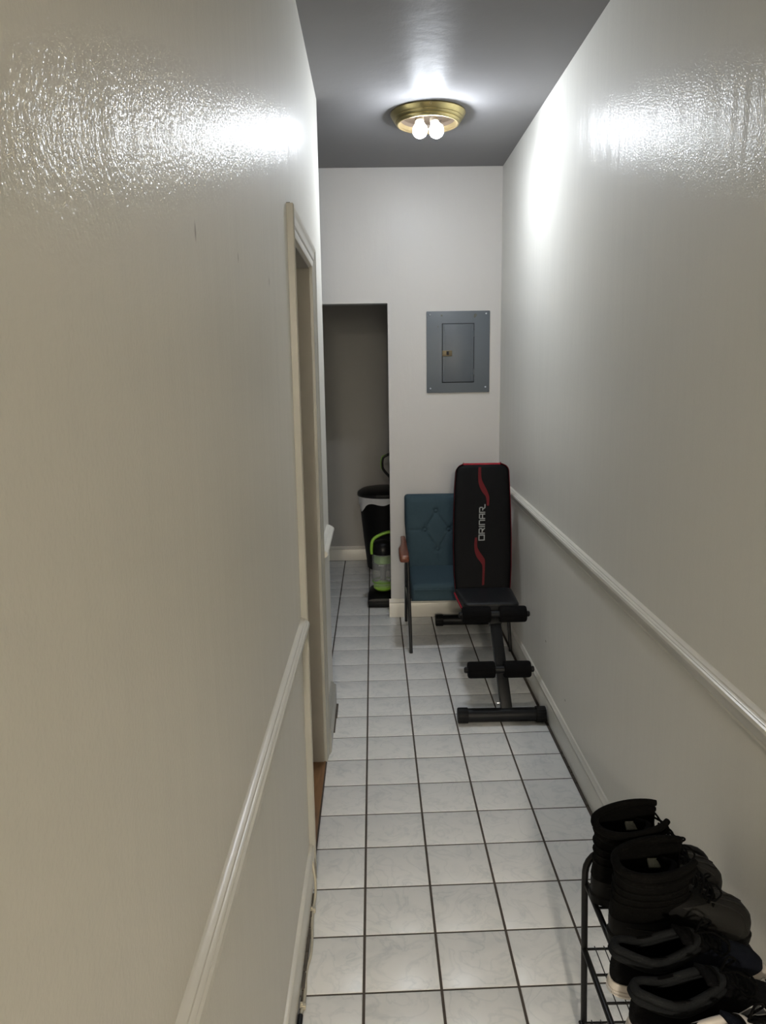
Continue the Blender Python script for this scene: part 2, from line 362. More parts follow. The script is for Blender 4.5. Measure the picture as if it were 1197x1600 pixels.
# dark crumbling gap where the tiles stop short of the right and left baseboards
bm = B()
y = -0.6
while y < 2.9:
    l = random.uniform(0.01, 0.05)
    if random.random() < (0.75 if 0.4 < y < 1.35 else 0.25):
        box(bm, (0.800, y, -0.003), (0.8075, y+l, random.uniform(0.001, 0.004)))
    y += l+random.uniform(0.004, 0.03)
tag(obj('trim_1', bm, M_DIRT_SHADE, smooth=False), kind='structure')
bm = B(); y = -0.3
while y < 0.35:
    l = random.uniform(0.03, 0.07); box(bm, (-0.160, y, -0.003), (-0.152, y+l, random.uniform(0.002, 0.012))); y += l+random.uniform(0, 0.01)
box(bm, (-0.1495, 1.42, -0.003), (-0.1425, 1.69, 0.004)); box(bm, (-0.1495, 1.56, -0.003), (-0.139, 1.70, 0.008), 0.001)
tag(obj('trim_2', bm, M_DIRT_SHADE, smooth=False), kind='structure')

# chair rails
CR = [(0, -0.062), (0.006, -0.062), (0.008, -0.058), (0.006, -0.054), (0.009, -0.050), (0.010, -0.040), (0.014, -0.032), (0.021, -0.026), (0.025, -0.019), (0.023, -0.012), (0.019, -0.010),
      (0.019, -0.008), (0.016, -0.006), (0.013, -0.0055), (0.012, -0.003), (0.008, -0.0015), (0.003, 0.0), (0, 0.0)]
CR = [(a, b_*1.12) for a, b_ in CR]
bm = B(); moulding(bm, CR, (0.822, -6.8, 0.845), (0.822, 2.988, 0.902), (-1, 0, 0)); tag(obj('trim_3', bm, M_TRIM), kind='structure')
bm = B(); moulding(bm, CR, (wx(-6.8), -6.8, 0.857), (-0.172, 0.449, 0.857), (1, 0, 0)); tag(obj('trim_4', bm, M_TRIM), kind='structure')
bm = B(); moulding(bm, CR, (-0.172, 1.243, 0.870), (-0.172, 1.735, 0.870), (1.35, 0, 0)); tag(obj('trim_5', bm, M_TRIM), kind='structure')

# side doorway: casing, jambs and stop
door = thing('door_1', None, None, (-0.172, 0.85, 0)); del_keys = [k for k in door.keys()]
door['kind'] = 'structure'
CP = [(0.0, 0.0), (0.0, 0.017), (0.004, 0.020), (0.012, 0.0195), (0.016, 0.016), (0.030, 0.015), (0.044, 0.0145), (0.048, 0.011), (0.052, 0.013), (0.068, 0.012), (0.071, 0.010), (0.072, 0.0)]   # (across from outer edge, proud)
def casing(name, pts, m):      # pts: two rows of frames [(origin, across vector)]
    bm = B(); rings(bm, [[Vector(o)+Vector(a)*u+Vector((1, 0, 0))*v for u, v in CP] for o, a in pts]); p = obj(name, bm, m); own(door, p); return p
W_ = 1.0
casing('side_casing', [((-0.172, 0.447, 0), (0, 1, 0)), ((-0.172, 0.447, 2.005), (0, 1, -1))], M_TRIMOLD)
casing('side_casing', [((-0.172, 1.243, 0), (0, -1, 0)), ((-0.172, 1.243, 2.005), (0, -1, -1))], M_TRIMOLD)
casing('head_casing', [((-0.172, 0.447, 2.005), (0, 1, -1)), ((-0.172, 1.243, 2.005), (0, -1, -1))], M_TRIM)
bm = B(); box(bm, (-0.30, 1.163, 0.004), (-0.172, 1.1705, 1.94)); p = obj('jamb', bm, M_JAMB, smooth=False); own(door, p)
bm = B(); box(bm, (-0.30, 0.515, 0.004), (-0.172, 0.522, 1.94)); p = obj('jamb', bm, M_JAMB, smooth=False); own(door, p)
bm = B(); box(bm, (-0.30, 0.522, 1.927), (-0.172, 1.163, 1.934)); p = obj('head_jamb', bm, M_JAMB, smooth=False); own(door, p)
bm = B(); box(bm, (-0.262, 1.151, 0.004), (-0.222, 1.163, 1.927), 0.002); p = obj('door_stop', bm, M_TRIMOLD); own(door, p)
bm = B(); box(bm, (-0.262, 0.522, 1.915), (-0.222, 1.151, 1.927), 0.002); p = obj('door_stop', bm, M_TRIMOLD); own(door, p)

bm = B(); box(bm, (-0.1735, 0.452, 2.0045), (-0.1625, 1.238, 2.0075)); p = obj('caulk_gap', bm, M_DIRT_SHADE, smooth=False); own(door, p)
for zz in (1.957,):
    bm = B(); box(bm, (-0.1735, 0.50, zz), (-0.1605, 1.19, zz+0.002)); p = obj('groove_shade', bm, M_DIRT_SHADE, smooth=False); own(door, p)  # dark strip in the moulding groove, its shade put into the colour

# ------------------------------------------------------------ ceiling light with two bare bulbs
LC = Vector((0.32, 2.04, ZC))
lamp = thing('ceiling_light', 'round brass ceiling light without its shade, two bare lit bulbs', 'light', LC)
bm = B(); lathe(bm, [(0.10, -0.001), (0.170, -0.001), (0.1715, -0.006), (0.169, -0.010), (0.164, -0.020), (0.157, -0.026), (0.158, -0.029), (0.153, -0.035), (0.148, -0.038), (0.149, -0.041), (0.144, -0.049), (0.139, -0.052)], seg=72)
p = obj('canopy', bm, M_BRASS, lamp)
bm = B(); lathe(bm, [(0.139, -0.052), (0.135, -0.052), (0.131, -0.048), (0.132, -0.044), (0.127, -0.040), (0.124, -0.030)], seg=72); obj('inner_ring', bm, M_BRASSIN, lamp)
bm = B(); lathe(bm, [(0.124, -0.030), (0.118, -0.016), (0.10, -0.012), (0.0, -0.012)], seg=60)
obj('reflector_pan', bm, M_REFL, lamp)
for (bx, by, bz), (sx, sy, sz) in (((-0.040, -0.07, -0.094), (-0.042, -0.050, -0.032)), ((0.035, -0.05, -0.089), (0.026, -0.018, -0.032))):
    b_, s_ = Vector((bx, by, bz)), Vector((sx, sy, sz)); ax = (b_-s_).normalized()
    bm = B(); lathe(bm, [(0.0, -0.004), (0.019, -0.004), (0.020, 0.0), (0.020, 0.022), (0.0165, 0.024), (0.0, 0.024)], s_, 24, ax); s = obj('socket', bm, M_SOCK, lamp)
    bm = B()
    prof = []
    for k in range(8): prof += [(0.0145, 0.024+k*0.003), (0.0160, 0.0255+k*0.003)]
    lathe(bm, prof+[(0.013, 0.050)], s_, 24, ax); o = obj('screw_base', bm, M_SOCKM, s)
    bm = B(); R_ = 0.033
    d = (b_-s_).length
    prof = [(R_*math.cos(a), d+R_*math.sin(a)) for a in [(0.2+k*(PI/2-0.2)/9) for k in range(10)]]
    lathe(bm, prof, s_, 32, ax); bu = obj('bulb', bm, M_BULB, lamp)
    bm = B(); prof = [(0.013, d-0.045), (0.015, d-0.038), (0.022, d-0.028)]+[(R_*math.cos(a), d+R_*math.sin(a)) for a in (-0.7, -0.5, -0.3, -0.1, 0.05, 0.2)]
    lathe(bm, prof, s_, 32, ax); obj('bulb_neck', bm, M_BULBN, bu)
for sgn in (0, 1):   # loose clip wires
    bm = B(); tube(bm, [(0.045+0.018*sgn, 0.06, -0.014), (0.052+0.006*sgn, 0.03, -0.045)], 0.0012, 6); obj('wire', bm, M_STEEL, lamp)
bm = B(); lathe(bm, [(0, -0.003), (0.004, -0.002), (0.005, 0.002)], (0.0, -0.169, -0.012), 10, (0, -1, -0.3)); obj('thumb_screw', bm, M_SCREW, lamp)

# unseen ceiling lamp added behind the viewer as fill, inferred from warm near walls
rear = thing('ceiling_light', 'unseen warm fill lamp added on the ceiling behind the viewpoint', 'light', (0.02, -5.8, ZC))
bm = B(); lathe(bm, [(0.0, -0.001), (0.17, -0.001), (0.17, -0.03), (0.155, -0.035), (0.0, -0.035)], seg=36); obj('canopy', bm, M_BRASS, rear)
m, N, L, b = new_mat('warm_diffuser'); em = N.new('ShaderNodeEmission'); em.inputs[0].default_value = (1, 0.86, 0.66, 1); em.inputs[1].default_value = 4
L.new(em.outputs[0], N['Material Output'].inputs[0])
bm = B(); lathe(bm, [(0.15, -0.036), (0.14, -0.05), (0.10, -0.07), (0.0, -0.08)], seg=36); obj('diffuser', bm, m, rear)

# ------------------------------------------------------------ breaker panel on the end wall
PY = 2.988
pan = thing('breaker_panel', 'grey enamelled electrical breaker panel set flat on the white end wall', 'electrical panel', (0.565, PY, 1.66))
bm = B(); box(bm, (0.376, PY-0.012, 1.418), (0.755, PY, 1.897), 0.003); own(pan, obj('cover_plate', bm, M_PANEL))
bm = B(); box(bm, (0.468, PY-0.0135, 1.477), (0.662, PY-0.011, 1.826), 0.0008); own(pan, obj('door_gap', bm, M_DARK))
bm = B(); box(bm, (0.4715, PY-0.0185, 1.481), (0.6585, PY-0.010, 1.822), 0.003, seg=3)
box(bm, (0.483, PY-0.0205, 1.490), (0.647, PY-0.017, 1.812), 0.0015)
dr = obj('door', bm, M_PANELD); own(pan, dr)
bm = B(); box(bm, (0.4695, PY-0.026, 1.634), (0.528, PY-0.018, 1.668), 0.002); la = obj('latch', bm, M_LATCH); own(pan, la)
bm = B(); box(bm, (0.494, PY-0.029, 1.641), (0.509, PY-0.0255, 1.663), 0.0015); own(pan, obj('latch_button', bm, M_DARK))
for z in (1.765, 1.540):
    bm = B(); tube(bm, [(0.659, PY-0.018, z-0.017), (0.659, PY-0.018, z+0.017)], 0.0045, 10); own(pan, obj('hinge', bm, M_PANELD))
for x, z in ((0.396, 1.877), (0.732, 1.880), (0.398, 1.444), (0.731, 1.449)):
    bm = B(); lathe(bm, [(0.0, 0.005), (0.003, 0.0045), (0.0055, 0.002), (0.0055, 0.0)], (x, PY-0.012, z), 14, (0, -1, 0)); own(pan, obj('screw', bm, M_SCREW))
for x, z, s in ((0.668, 1.872, 0.008), (0.663, 1.862, 0.005), (0.466, 1.872, 0.005), (0.445, 1.808, 0.003)):
    bm = B(); lathe(bm, [(0.0, 0.0006), (s, 0.0004), (s*1.1, 0)], (x, PY-0.012, z), 12, (0, -1, 0)); own(pan, obj('stain', bm, M_TARN))

# ------------------------------------------------------------ cushions
def cushion(bm, xs, zs, front, back, place, NA=44, NB=56, even=0.0):
    """closed padded slab: xs(z)->(x0,x1); zs=(z0,z1); front/back(a,b,x,z)->offset; place(x,z,d)->world"""
    def g(n): return [(1-even)*math.sin(PI/2*(2*i/(n-1)-1))+even*(2*i/(n-1)-1) for i in range(n)]
    A, Bb = g(NA), g(NB)
    grids = []
    for f in (front, back):
        G = []
        for b_ in Bb:
            z = zs[0]+(zs[1]-zs[0])*(b_+1)/2; x0, x1 = xs(z)
            G.append([bm.verts.new(place(x0+(x1-x0)*(a+1)/2, z, f(a, b_, x0+(x1-x0)*(a+1)/2, z))) for a in A])
        grids.append(G)
    F, K = grids
    for i in range(NB-1):
        for j in range(NA-1):
            bm.faces.new((F[i][j], F[i][j+1], F[i+1][j+1], F[i+1][j]))
            bm.faces.new((K[i][j], K[i+1][j], K[i+1][j+1], K[i][j+1]))
    for i in range(NB-1):
        bm.faces.new((F[i][0], F[i+1][0], K[i+1][0], K[i][0])); bm.faces.new((F[i][-1], K[i][-1], K[i+1][-1], F[i+1][-1]))
    for j in range(NA-1):
        bm.faces.new((F[0][j], K[0][j], K[0][j+1], F[0][j+1])); bm.faces.new((F[-1][j], F[-1][j+1], K[-1][j+1], K[-1][j]))
def edge(a, p=10.0): return max(0.0, 1-abs(a)**p)**0.5

# ------------------------------------------------------------ weight bench
bench = thing('weight_bench', 'black sit-up weight bench with upright backrest and foam rollers by right wall', 'weight bench', (0.60, 1.9, 0))
def foot(y, x0, x1):
    bm = B(); tube(bm, [(x0+0.03, y, 0.036), (x1-0.03, y, 0.036)], 0.031, 28); f = obj('foot_tube', bm, M_STEEL); own(bench, f)
    for a, b_ in ((x0, x0+0.046), (x1-0.046, x1)):
        bm = B(); n = 32
        rs = []
        for x, k in ((a, 0.9), (a+0.004, 1.0), (b_-0.002, 1.0), (b_, 0.97)):
            rs.append([(x, y+(0.0355 if j % 2 else 0.0335)*k*math.cos(2*PI*j/n), 0.036+(0.0355 if j % 2 else 0.0335)*k*math.sin(2*PI*j/n)) for j in range(n)])
        rings(bm, rs); c = obj('end_cap', bm, M_CAP); own(bench, c)
foot(1.490, 0.404, 0.798)
foot(2.800, 0.412, 0.795)
def beam(name, p0, p1, w_, h_, m=M_STEEL, bev=0.004, side=(1, 0, 0)):
    p0, p1 = Vector(p0), Vector(p1); d = (p1-p0); L_ = d.length; d.normalize(); s = Vector(side); s = (s-d*s.dot(d)).normalized(); t = d.cross(s)
    bm = B(); vs = box(bm, (-w_/2, -h_/2, -L_/2), (w_/2, h_/2, L_/2), bev)
    M = Matrix((s, t, d)).transposed(); bmesh.ops.rotate(bm, cent=(0, 0, 0), matrix=M, verts=bm.verts[:]); bmesh.ops.translate(bm, vec=(p0+p1)/2, verts=bm.verts[:])
    o = obj(name, bm, m); own(bench, o); return o
beam('front_post', (0.626, 1.50, 0.050), (0.606, 1.765, 0.415), 0.050, 0.036)
beam('post_collar', (0.6085, 1.735, 0.372), (0.606, 1.765, 0.413), 0.056, 0.044)
beam('main_beam', (0.604, 1.75, 0.395), (0.603, 2.13, 0.365), 0.050, 0.045)
beam('rear_leg', (0.603, 2.05, 0.375), (0.603, 2.79, 0.060), 0.045, 0.040)
beam('backrest_bracket', (0.603, 2.11, 0.38), (0.610, 2.24, 0.66), 0.05, 0.02)
beam('adjuster_strut', (0.603, 2.30, 0.26), (0.610, 2.285, 0.62), 0.03, 0.02)
def roller(c, x0, x1, xg, r, bar=True):
    y, z = c
    bm = B(); tube(bm, [(x0-0.010, y, z), (x1+0.010, y, z)], 0.011, 16); own(bench, obj('roller_bar', bm, M_CAP))
    bm = B(); tube(bm, [(xg-0.026, y-0.002, z), (xg+0.026, y-0.002, z)], 0.017, 18); own(bench, obj('bar_sleeve', bm, M_STEEL))
    for a, b_ in ((x0, xg-0.021), (xg+0.021, x1)):
        bm = B(); n = 36; rs = []
        for x, k in ((a, 0.55), (a, 0.88), (a+0.004, 0.97), (a+0.010, 1.0), (b_-0.010, 1.0), (b_-0.004, 0.97), (b_, 0.88), (b_, 0.55)):
            rs.append([(x, y+r*k*math.cos(2*PI*j/n), z+r*k*math.sin(2*PI*j/n)) for j in range(n)])
        rings(bm, rs); own(bench, obj('foam_roller', bm, M_FOAM))
    for x, s in ((x0-0.010, -1), (x1+0.010, 1)):
        bm = B(); lathe(bm, [(0.0, 0.008), (0.010, 0.007), (0.0135, 0.003), (0.0135, -0.006), (0.0, -0.006)], (x, y, z), 18, (s, 0, 0)); own(bench, obj('bar_cap', bm, M_CAP))
roller((1.545, 0.228), 0.456, 0.738, 0.598, 0.0375)
roller((1.735, 0.425), 0.452, 0.752, 0.605, 0.0385)
bm = B(); lathe(bm, [(0, 0.012), (0.006, 0.010), (0.009, 0.0), (0.006, -0.008)], (0.594, 1.528, 0.075), 14, (-1, 0, 0)); own(bench, obj('locking_knob', bm, M_SCREW))
bm = B(); lathe(bm, [(0, 0.010), (0.004, 0.009), (0.006, 0.0), (0.004, -0.006)], (0.576, 1.742, 0.388), 14, (-1, 0, 0)); own(bench, obj('locking_knob', bm, M_SCREW))
# seat: narrower at the front, lifted level
def seat_place(x, s, d): return Vector((x, 1.765+s, 0.470-0.018*s/0.32+d*1.0))
def seat_xs(s):
    t = s/0.33; hw = 0.131+0.015*t; c = 0.596+0.004*t
    k = 1.0
    e = min(s, 0.03)/0.03; hw -= 0.030*(1-math.sqrt(max(0, 1-(1-e)**2)))
    return c-hw, c+hw
bm = B(); cushion(bm, seat_xs, (0.0, 0.33), lambda a, b_, x, z: -0.012+0.014*edge(a, 12)*edge(b_, 14), lambda a, b_, x, z: -0.052, seat_place)
seat = obj('seat', bm, M_SEATL); own(bench, seat)
bm = B(); tube(bm, [(seat_xs(s)[0]-0.001, 1.765+s, 0.470-0.045) for s in (0.015, 0.1, 0.2, 0.32)], 0.005, 8); own(bench, obj('red_piping', bm, M_RED))
bm = B(); tube(bm, [(seat_xs(s)[1]+0.001, 1.765+s, 0.470-0.045) for s in (0.015, 0.1, 0.2, 0.32)], 0.005, 8); own(bench, obj('red_piping', bm, M_RED))
# backrest pad
P0 = Vector((0, 2.10, 0.43)); PU = Vector((0, 0.25, 0.63)).normalized(); PN = Vector((0, -PU.z, PU.y))   # front normal
def pad_place(x, s, d): return Vector((x, 0, 0))+P0+PU*s+PN*d
def lerp(t, tab):
    for (a, va), (b_, vb) in zip(tab, tab[1:]):
        if t <= b_: return va+(vb-va)*max(0, (t-a)/(b_-a))
    return tab[-1][1]
def pad_xs(s):
    x0 = lerp(s, [(0, .4585), (.016, .458), (.10, .4545), (.243, .456), (.414, .4645), (.55, .474), (.64, .484)])
    x1 = lerp(s, [(0, .744), (.02, .747), (.12, .757), (.281, .766), (.418, .770), (.55, .7715), (.644, .772)])
    if s > 0.635:
        e = min(1, (s-0.635)/0.043); k = 0.042*(1-math.sqrt(max(0, 1-e*e))); x0 += k; x1 -= k
    return x0, x1
bm = B(); cushion(bm, pad_xs, (0.0, 0.678), lambda a, b_, x, z: -0.022+0.022*edge(a, 10)*edge(b_, 30), lambda a, b_, x, z: -0.040, pad_place)
pad = obj('backrest_pad', bm, M_LEATH); own(bench, pad)
bm = B(); cushion(bm, lambda s: (pad_xs(min(s, 0.678))[0]+0.0015, pad_xs(min(s, 0.678))[1]-0.0015), (0.002, 0.690), lambda a, b_, x, z: -0.030, lambda a, b_, x, z: -0.056*edge(a, 20)-0.0, pad_place)
own(bench, obj('red_backing', bm, M_RED, smooth=True))
def ptd(s): # front depth of pad near the middle
    return 0.0006
def print_poly(name, pts, m, parent, n=24):
    bm = B(); vs = [bm.verts.new(pad_place(x, s, 0.0012)) for x, s in pts]; bm.faces.new(vs)
    bmesh.ops.triangulate(bm, faces=bm.faces[:])
    o = obj(name, bm, m, smooth=False); own(bench, o); return o
sw1 = [[0.6061, 0.6592], [0.6022, 0.5923], [0.607, 0.5542], [0.6215, 0.5218], [0.6389, 0.4949], [0.6411, 0.449], [0.6527, 0.4481], [0.6559, 0.4951], [0.6459, 0.5329], [0.6241, 0.5817], [0.619, 0.6117], [0.6206, 0.6594]]
sw2 = [[0.5716, 0.2797], [0.5664, 0.2426], [0.5675, 0.2057], [0.5777, 0.1742], [0.5973, 0.1456], [0.6041, 0.1221], [0.5975, 0.0284], [0.609, 0.0311], [0.6183, 0.1485], [0.6116, 0.1746], [0.5921, 0.206], [0.5817, 0.2322], [0.5832, 0.2799]]
def curvy(pts, ends):
    """smooth the long sides, keep the square ends"""
    out = []
    a = pts[:ends]; b_ = pts[ends:]
    for run in (a, b_): out += [(p.x, p.y) for p in smooth_path([(x, y, 0) for x, y in run], 5)]
    return out
print_poly('red_stripe_print', curvy(sw1, 6), M_REDP, pad)
print_poly('red_stripe_print', curvy(sw2, 7), M_REDP, pad)
# lettering ORINAR, reading upwards; glyph cell: u along the word, v up the letters (v=1 is on the left)
GL = {'O': [[(0.0, 0.0), (0.0, 1.0), (1, 1.0), (1, 0.0), (0.0, 0.0)]],
      'R': [[(0, 0), (0, 1.0), (0.86, 1.0), (1, 0.88), (1, 0.55), (0.88, 0.42), (0.30, 0.42)], [(0.52, 0.42), (1.05, 0.0)]],
      'I': [[(0, 0), (0, 1)]],
      'N': [[(0, 0), (0, 1.0), (0.85, 1.0), (1, 0.86), (1, 0)]],
      'A': [[(0, 0), (0, 0.85), (0.14, 1.0), (1, 1.0), (1, 0)], [(0.0, 0.42), (1, 0.42)]],
      'Z': [[(0, 0), (0, 1.0), (0.86, 1.0), (1, 0.88), (1, 0.55), (0.88, 0.42), (0.45, 0.42)], [(0.60, 0.42), (0.95, 0.0), (1.55, 0.0)]]}
word = [('O', 0.01, 0.135), ('R', 0.195, 0.125), ('I', 0.378, 0.0), ('N', 0.432, 0.115), ('A', 0.596, 0.120), ('Z', 0.765, 0.135)]
Wb, Wt = Vector((0.6190, 0.2640)), Vector((0.6322, 0.4600))       # baseline start/end in pad (x, s)
wd = Wt-Wb; vd = Vector((-0.0275, -0.0005))
def stroke(bm, pts, th):
    for p, q_ in zip(pts, pts[1:]):
        d = (q_-p); d.normalize(); nn = Vector((-d.y, d.x))*th/2; e = d*th*0.42
        vs = [bm.verts.new(pad_place(*(c), dd)) for dd in (0.0006, 0.0016) for c in ((p-e-nn), (p-e+nn), (q_+e+nn), (q_+e-nn))]
        for f in ((0, 1, 2, 3), (7, 6, 5, 4), (0, 4, 5, 1), (1, 5, 6, 2), (2, 6, 7, 3), (3, 7, 4, 0)): bm.faces.new([vs[i] for i in f])
for ch, off, wid in word:
    bm = B()
    for st in GL[ch]:
        stroke(bm, [Wb+wd*(off+u*wid)+vd*v for u, v in st], 0.0052)
    own(bench, obj('letter', bm, M_PRINT, smooth=False))

# ------------------------------------------------------------ blue armchair
chair = thing('armchair', 'teal blue button-tufted armchair with wooden arms against the end wall', 'armchair', (0.52, 2.65, 0))
btn = [(0.418, 0.713), (0.348, 0.600), (0.498, 0.600), (0.430, 0.481), (0.642, 0.713), (0.692, 0.600), (0.630, 0.481)]
btn = [(0.418, 0.713), (0.350, 0.600), (0.497, 0.600), (0.428, 0.484), (0.576, 0.713), (0.645, 0.600), (0.580, 0.484), (0.725, 0.713)]
seams = [((0.418, 0.713), (0.350, 0.600)), ((0.418, 0.713), (0.497, 0.600)), ((0.350, 0.600), (0.428, 0.484)), ((0.497, 0.600), (0.428, 0.484)),
         ((0.576, 0.713), (0.497, 0.600)), ((0.576, 0.713), (0.645, 0.600)), ((0.497, 0.600), (0.580, 0.484)), ((0.645, 0.600), (0.580, 0.484)),
         ((0.418, 0.713), (0.416, 0.83)), ((0.576, 0.713), (0.576, 0.83)), ((0.428, 0.484), (0.430, 0.36)), ((0.580, 0.484), (0.580, 0.36)),
         ((0.350, 0.600), (0.20, 0.602)), ((0.645, 0.600), (0.83, 0.600))]
def segd(x, z, s):
    (x0, z0), (x1, z1) = s; dx, dz = x1-x0, z1-z0; t = max(0, min(1, ((x-x0)*dx+(z-z0)*dz)/(dx*dx+dz*dz)))
    return math.hypot(x-x0-t*dx, z-z0-t*dz)
def tuft(x, z):
    d = 0
    for i, s in enumerate(seams):
        q_ = segd(x, z, s); d = max(d, (0.0085 if i < 8 else 0.0055)*math.exp(-q_/0.007))
    for bx, bz in btn: d = max(d, 0.018*math.exp(-(math.hypot(x-bx, z-bz)/0.018)**1.5))
    return d
def back_place(x, z, d): return Vector((x, 2.845+0.065*(z-0.36)/0.44+d, z))
def back_xs(z):
    x0 = 0.250-0.018*min(1, (z-0.34)/0.3); x1 = 0.772+0.008*min(1, (z-0.34)/0.3)
    if z > 0.785: k = 0.02*(1-math.sqrt(max(0, 1-((z-0.785)/0.02)**2))); x0 += k; x1 -= k
    return x0, x1
bm = B(); cushion(bm, back_xs, (0.34, 0.805), lambda a, b_, x, z: -0.012-0.045*edge(a, 14)*edge(b_, 16)+tuft(x, z)*edge(a, 8)*edge(b_, 8), lambda a, b_, x, z: 0.030, back_place, 150, 140, 0.6)
# refine the tufting grid
back = obj('backrest', bm, M_BLUE); own(chair, back)
for bx, bz in btn[:7]:
    bm = B(); lathe(bm, [(0, 0.008), (0.006, 0.0072), (0.0105, 0.004), (0.012, -0.002)], back_place(bx, bz, -0.044), 18, (0, -1, 0.1)); own(chair, obj('button', bm, M_BLUE))
# seat cushion
def cs_place(x, s, d): return Vector((x, 2.415+s, 0.345+0.02*s+d))
def cs_xs(s):
    e = min(s, 0.03)/0.03; k = 0.022*(1-math.sqrt(max(0, 1-(1-e)**2))); return 0.248+k, 0.772-k
bm = B(); cushion(bm, cs_xs, (0.0, 0.42), lambda a, b_, x, z: 0.035*edge(a, 16)*edge(b_, 18), lambda a, b_, x, z: -0.078+0.02*max(0, -b_)**8, cs_place)
own(chair, obj('seat', bm, M_BLUE))
bm = B(); tube(bm, [(0.262, 2.414, 0.347), (0.52, 2.4135, 0.347), (0.758, 2.414, 0.347)], 0.0028, 6); own(chair, obj('seat_seam', bm, M_BLUE))
for x, sx in ((0.207, 1), (0.757, -1)):
    rs = []
    for y_, hw, z0, z1, off in ((2.352, 0.018, 0.527, 0.556, 0), (2.356, 0.025, 0.522, 0.560, 0), (2.42, 0.028, 0.519, 0.564, 0), (2.55, 0.026, 0.521, 0.566, 0), (2.62, 0.019, 0.524, 0.566, 0.006), (2.72, 0.016, 0.526, 0.566, 0.010), (2.84, 0.014, 0.528, 0.564, 0.010), (2.85, 0.010, 0.532, 0.560, 0.010)):
        cx = x+off*sx; c = (z0+z1)/2; hh = (z1-z0)/2
        rs.append([(cx+math.copysign(abs(math.cos(t))**0.45, math.cos(t))*hw, y_, c+math.copysign(abs(math.sin(t))**0.45, math.sin(t))*hh) for t in [2*PI*(k+0.5)/20 for k in range(20)]])
    bm = B(); rings(bm, rs); own(chair, obj('armrest', bm, M_ARM))
    lx = x+0.020 if sx > 0 else 0.768
    fx = lx+0.012 if sx > 0 else 0.796
    bm = B(); tube(bm, [(lx, 2.41, 0.525), (fx, 2.352, 0.0)], 0.0095, 12); own(chair, obj('leg', bm, M_BLKMET))
    bm = B(); tube(bm, [(lx, 2.60, 0.525), (lx+0.008, 2.90, 0.0)], 0.0095, 12); own(chair, obj('leg', bm, M_BLKMET))
    bm = B(); tube(bm, [(lx+0.004*sx, 2.387, 0.285), (lx+0.004*sx, 2.745, 0.27)], 0.008, 10); own(chair, obj('side_rail', bm, M_BLKMET))
    bm = B(); tube(bm, [(lx, 2.44, 0.283), (lx+0.04*sx, 2.44, 0.283)], 0.007, 10); own(chair, obj('seat_bolt', bm, M_BLKMET))
bm = B(); tube(bm, [(0.235, 2.74, 0.27), (0.765, 2.74, 0.27)], 0.008, 10); own(chair, obj('cross_rail', bm, M_BLKMET))

# ------------------------------------------------------------ alcove: bin and vacuum
BC = (0.122, 4.245)
bn = thing('trash_can', 'tall black trash can with domed lid and white liner in alcove', 'trash can', (BC[0], BC[1], 0))
bm = B(); lathe(bm, [(0.0, 0.002), (0.132, 0.002), (0.138, 0.01), (0.165, 0.25), (0.188, 0.50), (0.198, 0.585), (0.190, 0.585), (0.175, 0.45), (0.13, 0.02), (0, 0.02)], seg=48); obj('bin_body', bm, M_BINP, bn)
bm = B(); n = 72; rs = []
for k in range(7):
    t = k/6; r = []
    for j in range(n):
        a = 2*PI*j/n
        hem = 0.045+0.012*math.sin(3*a+1)+0.008*math.sin(7*a)+0.085*math.exp(-((((a-PI*1.14+PI) % (2*PI))-PI)/0.26)**2)
        rr_ = 0.2035-0.006*t+0.0025*math.sin(17*a+2*t)*t+0.0015*math.sin(31*a); z = 0.592-hem*t
        rr_ = max(rr_, 0.188+0.0105*((z-0.5)/0.085)+0.004)
        r.append((rr_*math.cos(a), rr_*math.sin(a), z))
    rs.append(r)
rings(bm, rs, True, False, False); lin = obj('bin_liner', bm, M_BAG, bn)
bm = B(); lathe(bm, [(0.185, 0.588), (0.207, 0.588), (0.210, 0.594), (0.208, 0.612), (0.200, 0.622), (0.17, 0.640), (0.12, 0.650), (0.0, 0.655)], seg=56); ld = obj('lid', bm, M_LIDP, bn)
bm = B(); box(bm, (-0.06, -0.214, 0.600), (0.06, -0.200, 0.616), 0.004); obj('lid_tab', bm, M_LIDP, bn)

VC = Vector((0.100, 3.27, 0))
vac = thing('vacuum_cleaner', 'upright vacuum cleaner, black and lime green with clear dust canister', 'vacuum', VC)
# floor head: low wedge
rs = []
for y_, z1, x0, x1 in ((-0.095, 0.040, -0.100, 0.215), (-0.090, 0.062, -0.107, 0.222), (-0.06, 0.082, -0.108, 0.223), (0.0, 0.098, -0.106, 0.221), (0.09, 0.110, -0.095, 0.21), (0.16, 0.095, -0.06, 0.18), (0.20, 0.07, -0.03, 0.15)):
    c = (x0+x1)/2; hw = (x1-x0)/2; cz = (z1+0.008)/2; hz = (z1-0.008)/2
    rs.append([(c+math.copysign(abs(math.cos(t))**0.35, math.cos(t))*hw, y_, cz+math.copysign(abs(math.sin(t))**0.4, math.sin(t))*hz) for t in [2*PI*(k+0.5)/28 for k in range(28)]])
bm = B(); rings(bm, rs); obj('floor_head', bm, M_VBLK, vac)
bm = B(); box(bm, (-0.105, -0.100, 0.004), (0.22, -0.085, 0.045), 0.006); obj('bumper', bm, M_CAP, vac)
for sx in (-0.085, 0.20):
    bm = B(); tube(bm, [(sx-0.01, 0.13, 0.03), (sx+0.01, 0.13, 0.03)], 0.03, 20); obj('wheel', bm, M_CAP, vac)
